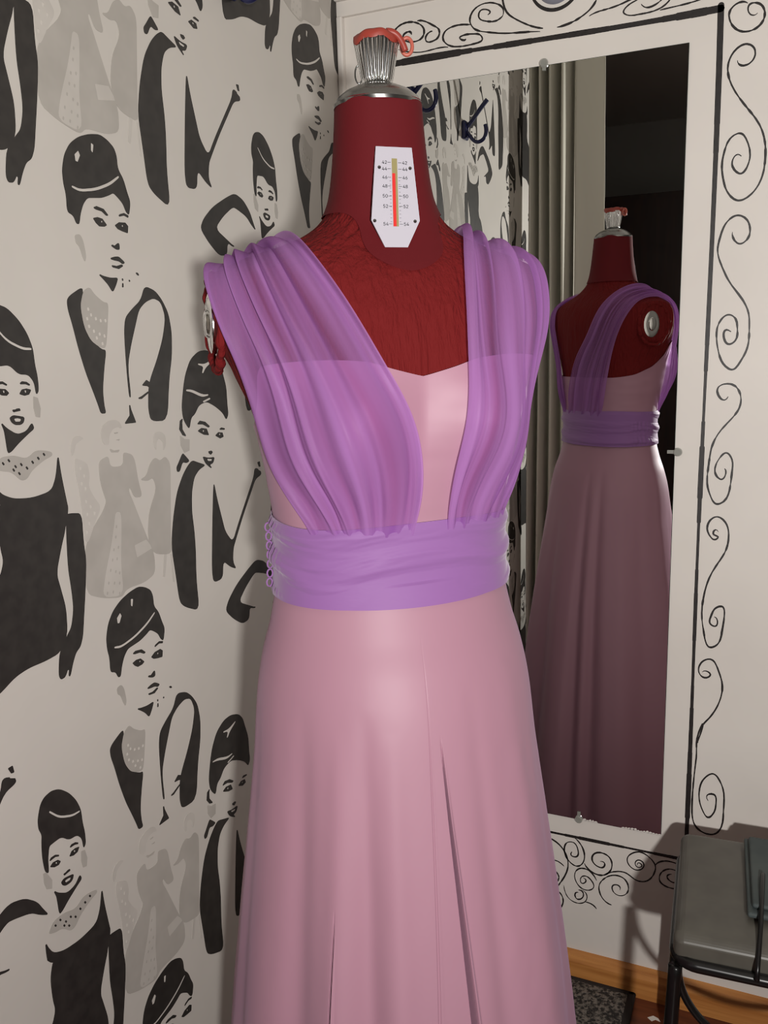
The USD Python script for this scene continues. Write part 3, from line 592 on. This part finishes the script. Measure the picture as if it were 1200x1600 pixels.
for k in range(4):
    a = k*np.pi/2+.3; q = smooth_path([(0, 0, .13), (.07*math.cos(a), .07*math.sin(a), .11), (.165*math.cos(a), .165*math.sin(a), .03), (.178*math.cos(a), .178*math.sin(a), .021)], 14)
    obj('foot', tube(q, .011, 10), M['pole'], form, smooth=True)

# ---------------------------------------------------------------- the gown
gown = xf('evening_gown', (*AX, 0), FACE, label='floor length dusty rose satin gown with lilac chiffon straps and sash, on the dress form', cat='dress')
al = np.linspace(-np.pi, np.pi, 260, endpoint=False)
deg = np.degrees(np.abs(al)); NK = PchipInterpolator(*np.array(NECKLINE).T); top = NK(deg)
t = np.linspace(0, 1, 60)[:, None]
zb = 1.0+(top[None]-1.0)*t
P = body_pt(al[None]+0*t, zb, .0035)
wr = meshkit.fbm(np.stack([P[..., 0]*14, P[..., 2]*55, P[..., 1]*14], -1), 2, 3)-.5
P[..., :2] *= (1+(.0022*wr/.12))[..., None]
obj('bodice', thick(P, .0012, True), M['satin'], gown, smooth=45, label='dusty rose satin bodice with a sweetheart neckline')
# skirt
SK = np.array(SKIRT_TABLE); ska, skb = PchipInterpolator(SK[:, 0], SK[:, 1]), PchipInterpolator(SK[:, 0], SK[:, 2])
def fold(d, w): return np.exp(-(d/w)**2)
def wrapd(a): return (a+np.pi) % (2*np.pi)-np.pi
def skirt_pt(al, z, folds=True):
    al, z = np.broadcast_arrays(np.asarray(al, float), np.asarray(z, float)); a, b = ska(z), skb(z)
    x, y = a*np.sin(al), -b*np.cos(al); r = np.ones_like(z); h = 0
    if folds:
        g = np.clip((.93-z)/.9, 0, 1)
        for (a0, w0, amp, z0, slope) in FOLDS:
            gg = np.clip((z0-z)/(z0-.02), 0, 1)**.8; h = h+amp*gg*fold(wrapd(al-a0-slope*(z0-z)), w0*(.7+.5*gg))
        # the pleat: a step, a slot and a rolled edge
        for (a0, z0, slope, dep, wd) in PLEATS:
            gg = np.clip((z0-z)/(z0-.2), 0, 1.3); dd = wrapd(al-a0-slope*(z0-z))
            w = wd*(.25+.75*gg); s = np.clip(gg*6, 0, 1)
            h = h-dep*s*(.3+.7*gg)*np.exp(-(dd/w)**4)+.35*dep*s*gg*np.exp(-((dd-2.2*w)/(1.5*w))**2)
        h = h+(.0015+.003*np.exp(-((wrapd(al-.62))/.3)**2))*(meshkit.fbm(np.stack([x*22, y*22, z*9], -1), 3, 11)-.5)*np.clip((.95-z)*6, 0, 1)
    rr = np.hypot(x, y); k = 1+h/rr
    return np.stack([x*k, y*k, z], -1)
al = np.concatenate([np.linspace(-np.pi, -1.1, 260, endpoint=False), np.linspace(-1.1, .5, 620, endpoint=False), np.linspace(.5, np.pi, 300, endpoint=False)])
zz = np.concatenate([np.linspace(.965, .3, 200), np.linspace(.295, .014, 40)])[:, None]
obj('skirt', grid(skirt_pt(al[None]+0*zz, zz+0*al[None])[::-1], True), M['satin'], gown, smooth=True, label='long flared dusty rose satin skirt with a front pleat')
# sash
al = np.linspace(-np.pi, np.pi, 300, endpoint=False); zz = np.linspace(.951, 1.030, 64)[:, None]
k = (zz-.951)/.079
P = body_pt(al[None]+0*zz, zz+0*al[None], .0070)
side_pull = 1+.5*np.exp(-((np.abs(al)-1.45)/.35)**2)
ph = meshkit.noise(np.stack([np.cos(al)*1.1+5, np.sin(al)*1.1+5, al*0], -1), 4)[None]
sag = .10*np.cos(al)[None]+.25*(ph-.5)
hh = np.sin(2*np.pi*((k+sag)*2.1)+.6); hh2 = meshkit.fbm(np.stack([np.cos(al)[None]*1.3+zz*0+9, np.sin(al)[None]*1.3+zz*0+9, (k+sag*.8)*5.5], -1), 3, 8)
edge = np.clip(np.minimum(k, 1-k)*9, 0, 1)
crimp = .0012*np.sin(al*70)[None]*np.exp(-((np.abs(al)-1.6)/.18)**2)[None]
off = (.0016*hh*np.abs(hh)**.3+.0075*(hh2-.45))*edge*side_pull[None]+crimp-.0015*(1-edge)
off = np.maximum(off, -.0006)-.0010*np.clip((k-.9)*10, 0, 1)
n2 = P[..., :2]/np.linalg.norm(P[..., :2], axis=-1, keepdims=True); P[..., :2] += n2*off[..., None]
r0 = np.linalg.norm(P[..., :2], axis=-1); a2 = np.arctan2(P[..., 0]/ska(zz), -P[..., 1]/skb(zz))
r1 = np.linalg.norm(skirt_pt(a2, zz)[..., :2], axis=-1)+.0030
P[..., :2] += n2*np.clip(np.where(zz < .972, r1-r0, 0), 0, .02)[..., None]
P[..., 2] += (.0035*np.sin(3*al+1)*np.clip(k*3, 0, 1))*.6
obj('sash', thick(P, .0012, True), M['chiffon_band'], gown, smooth=60, label='ruched lilac chiffon sash around the waist')
# thread loops at the side of the sash
for z in np.linspace(.962, 1.02, 7):
    c = body_pt(SASH_SIDE, z, .0100); an = np.linspace(0, 2*np.pi, 14, endpoint=False)
    obj('side_loop', tube(c+np.stack([.003*np.cos(an), .003*np.cos(an)*.3, .0042*np.sin(an)], 1), .0009, 6, True), M['chiffon_band'], gown, smooth=True)
# chiffon straps
def strap(outer, inner, nf, seed, lab, pin=.9):
    NV, NU = 150, 120; O, I = smooth_path(outer, NV), smooth_path(inner, NV)
    u = np.linspace(0, 1, NU)[None, :, None]; R = O[:, None]*(1-u)+I[:, None]*u
    # bow outwards so that the bone ray meets the near side
    S, D = onto(R); 
    t = np.linspace(0, 1, NV); uu = u[0, :, 0]
    g = np.clip(np.minimum(t, 1-t)*9, 0, 1)[:, None]                # 0 at the sash
    base = .0040+.0055*g
    puff = .010*np.exp(-((t-.12)/.10)**2)[:, None]*np.sin(np.pi*np.clip(uu, 0.02, .98))[None]**.6+.004*np.exp(-((t-.9)/.08)**2)[:, None]
    g2 = np.random.default_rng(seed); warp = uu+.035*np.sin(2*np.pi*uu*1.3+seed)+.018*np.sin(2*np.pi*uu*3.1+2*seed)
    drift = .05*np.sin(3*t+seed)[:, None]
    w1 = np.sin(2*np.pi*(nf*(warp[None]+drift*.4)))
    crest = np.abs(w1)**1.2*np.sign(w1)
    amp = .0022+.0022*np.exp(-((t-.43)/.13)**2)+.0026*np.exp(-(t/.10)**2)+.0022*np.exp(-((1-t)/.12)**2)
    fine = np.sin(2*np.pi*nf*2.7*warp)[None]*(.0016*np.exp(-(t/.07)**2)+.0013*np.exp(-((1-t)/.07)**2)+.0005)[:, None]
    puff = puff*g; lowf = .004*(meshkit.fbm(np.stack([np.repeat(t[:, None]*3, NU, 1), np.repeat(uu[None]*4, NV, 0), np.full((NV, NU), seed*3.3)], -1), 2, seed)-.5)*g
    H = base+puff+amp[:, None]*crest*1.35*np.clip(np.minimum(t, 1-t)/.03, .2, 1)[:, None]+.002*np.exp(-((t-.05)/.02)**2)[:, None]+fine+lowf
    H = np.maximum(H, .0050); H = np.where(t[:, None] < .034, np.minimum(H, .0054), H); H = np.where(t[:, None] > .966, np.minimum(H, .0054), H)
    V = S+D*H[..., None]
    # a cloth under tension bridges hollows: relax lengthways without sinking into the form
    for _ in range(24):
        W = V.copy(); W[1:-1] = .5*V[1:-1]+.25*(V[:-2]+V[2:]); keep = ~inside(W-D*.004); V = np.where(keep[..., None], W, V)
    uv = np.stack([np.repeat((warp+.012*np.sin(14*warp))[None], NV, 0)+drift*.25, np.repeat(t[:, None], NU, 1)], -1).reshape(-1, 2)
    m = grid(V); return keys(usdkit.mesh(stage, path_for('strap', gown), m, M['chiffon'], smooth=True, uv=uv).GetPrim(), label=lab)
strap(STRAP_A_OUT, STRAP_A_IN, 5.5, 3, 'wide gathered lilac chiffon strap nearest the patterned wall')
strap(STRAP_B_OUT, STRAP_B_IN, 4.5, 5, 'wide gathered lilac chiffon strap nearest the mirror')

# ---------------------------------------------------------------- rug, stool, paper scrap
rug = xf('rug', (0, 0, 0), label='dark speckled rug under the gown with a plain edge binding', cat='rug')
obj('pile', rbox((-.0, -1.5, .0005), (.535, -.022, .009), .0035, 2), M['rug'], rug)
obj('edge_binding', [rbox((.533, -1.5, .0005), (.548, -.012, .0095), .004, 2), rbox((-.0, -.026, .0005), (.548, -.012, .0095), .004, 2)], M['rug_edge'], rug)
obj('paper_scrap', extrude(Polygon([(.574, -.058), (.583, -.050), (.592, -.053), (.597, -.060), (.588, -.058), (.582, -.064)]), .0006), M['paper'], label='small torn white paper scrap on the wooden floor beside the stool', cat='paper scrap')

st = xf('stool', STOOL_LOC, STOOL_ROT, label='low stool with a grey leatherette seat on a black tube frame below the mirror', cat='stool')
SW, SD, SH = .30, .265, .40      # local: x to the right, y towards the wall; origin at the front left
pad = rbox((0, 0, SH-.048), (SW, SD, SH), .014, 6)
pad = pad.subdivide_to_size(.012); v = np.array(pad.vertices)
kx, ky = v[:, 0]/SW, v[:, 1]/SD; topm = np.clip((v[:, 2]-SH+.02)/.02, 0, 1)
v[:, 2] += topm*.006*np.sin(np.pi*np.clip(kx, 0, 1))*np.sin(np.pi*np.clip(ky, 0, 1))-topm*.010*np.clip(1-ky/.16, 0, 1)**2
pad.vertices = v
obj('seat', pad, M['leather'], st, smooth=50)
def rrect(x0, y0, x1, y1, r, z, n=8):
    o = []
    for cx, cy, a in ((x1-r, y1-r, 0), (x0+r, y1-r, 90), (x0+r, y0+r, 180), (x1-r, y0+r, 270)):
        for q in np.linspace(a, a+90, n): o.append((cx+r*math.cos(math.radians(q)), cy+r*math.sin(math.radians(q)), z))
    return o
obj('seat_rail', tube(rrect(.003, -.004, SW-.003, SD+.002, .03, SH-.043), .0085, 12, True), M['black_steel'], st, smooth=True)
for x, y, dx, dy in ((.004, .0, -.012, -.01), (SW-.004, .0, .012, -.01), (.004, SD-.004, -.012, .01), (SW-.004, SD-.004, .012, .01)):
    q = smooth_path([(x, y, SH-.052), (x+.15*dx, y+.15*dy, SH-.12), (x+dx, y+dy, .004)], 20); obj('leg', tube(q, .0095, 12), M['black_steel'], st, smooth=True)
for y in (.004, SD-.004):
    q = smooth_path([(.008, y, SH-.06), (.014, y, SH-.09), (.045, y, SH-.135), (SW/2, y, SH-.17), (SW-.045, y, SH-.135), (SW-.014, y, SH-.09), (SW-.008, y, SH-.06)], 40)
    obj('brace', tube(q, .0055, 10), M['black_steel'], st, smooth=True)
bag = xf('folded_cloth', STOOL_LOC, STOOL_ROT, label='folded greyish teal cloth with a black strap lying on the stool seat', cat='cloth')
obj('cloth_fold', [rbox((.094, .05, SH+.0075), (.27, .245, SH+.016), .0035, 3), rbox((.100, .06, SH+.0165), (.266, .238, SH+.024), .0035, 3)], M['teal'], bag, smooth=40)
q = smooth_path([(.116, .13, SH+.0285), (.114, .10, SH+.0285), (.111, .05, SH+.020), (.109, .02, SH+.006), (.107, -.004, SH-.012), (.106, -.0150, SH-.024), (.106, -.0165, SH-.036)], 24)
obj('strap', tube(q, .0032, 8), M['black_steel'], bag, smooth=True)

# ---------------------------------------------------------------- hooks on the patterned wall, curtain
def hook(s, z, lab):
    h = xf('wall_hook', (0, 0, 0), ANG, label=lab, cat='coat hook', group=None)
    obj('base_plate', [rbox((0.0006, -s-.016, z-.022), (.010, -s+.016, z+.022), .005, 4)], M['hook'], h, smooth=40)
    q = smooth_path([(.008, -s, z-.002), (.02, -s, z-.018), (.036, -s, z-.030), (.052, -s, z-.024), (.058, -s, z-.006), (.056, -s, z+.008)], 30)
    obj('lower_hook', tube(q, .0045, 10), M['hook'], h, smooth=True)
    q = smooth_path([(.008, -s, z+.006), (.024, -s, z+.022), (.045, -s, z+.046), (.062, -s, z+.064)], 24)
    obj('upper_hook', tube(q, np.linspace(.0048, .0055, 24), 10), M['hook'], h, smooth=True)
hook(.340, 1.700, 'dark blue coat hook on the patterned wall, at the upper left mirror corner')
hook(.700, 1.705, 'dark blue coat hook with raised upper arm, seen whole in the mirror')
cu = xf('curtain', (0, -1.27, 0), label='pale grey curtain drawn aside against the patterned wall, seen in the mirror', cat='curtain')
x = np.linspace(.004, .222, 420); z = np.linspace(.03, 2.16, 60)[:, None]
u = (x-.004)/.218
wv = np.where(u < .64, np.sin(2*np.pi*(u/.64)*4.2+.9*np.sin(7*u)), .12*np.sin(9*u))*np.clip((.70-u)*12, .12, 1)
yy = .034*wv[None]*(1+.15*np.sin(3*z+6*u[None]))+.010*np.sin(2.1*z+8*u[None])-.03*np.clip((u-.64)*3, 0, 1)[None]
xx = x[None]+.006*np.sin(1.7*z)*(u[None])
obj('cloth', thick(np.stack(np.broadcast_arrays(xx, yy, z), -1), .0015), M['curtain'], cu, smooth=60)
obj('rail', tube([(.0, 0, 2.19), (.7, 0, 2.19), (2.69, 0, 2.19)], .009, 12), M['chrome'], cu, smooth=True)
for k in range(7):
    an = np.linspace(0, 2*np.pi, 22, endpoint=False)
    obj('ring', tube(np.stack([np.full(22, .014+.03*k), .017*np.cos(an), 2.178+.017*np.sin(an)+.008], 1), .0018, 6, True), M['chrome'], cu, smooth=True)
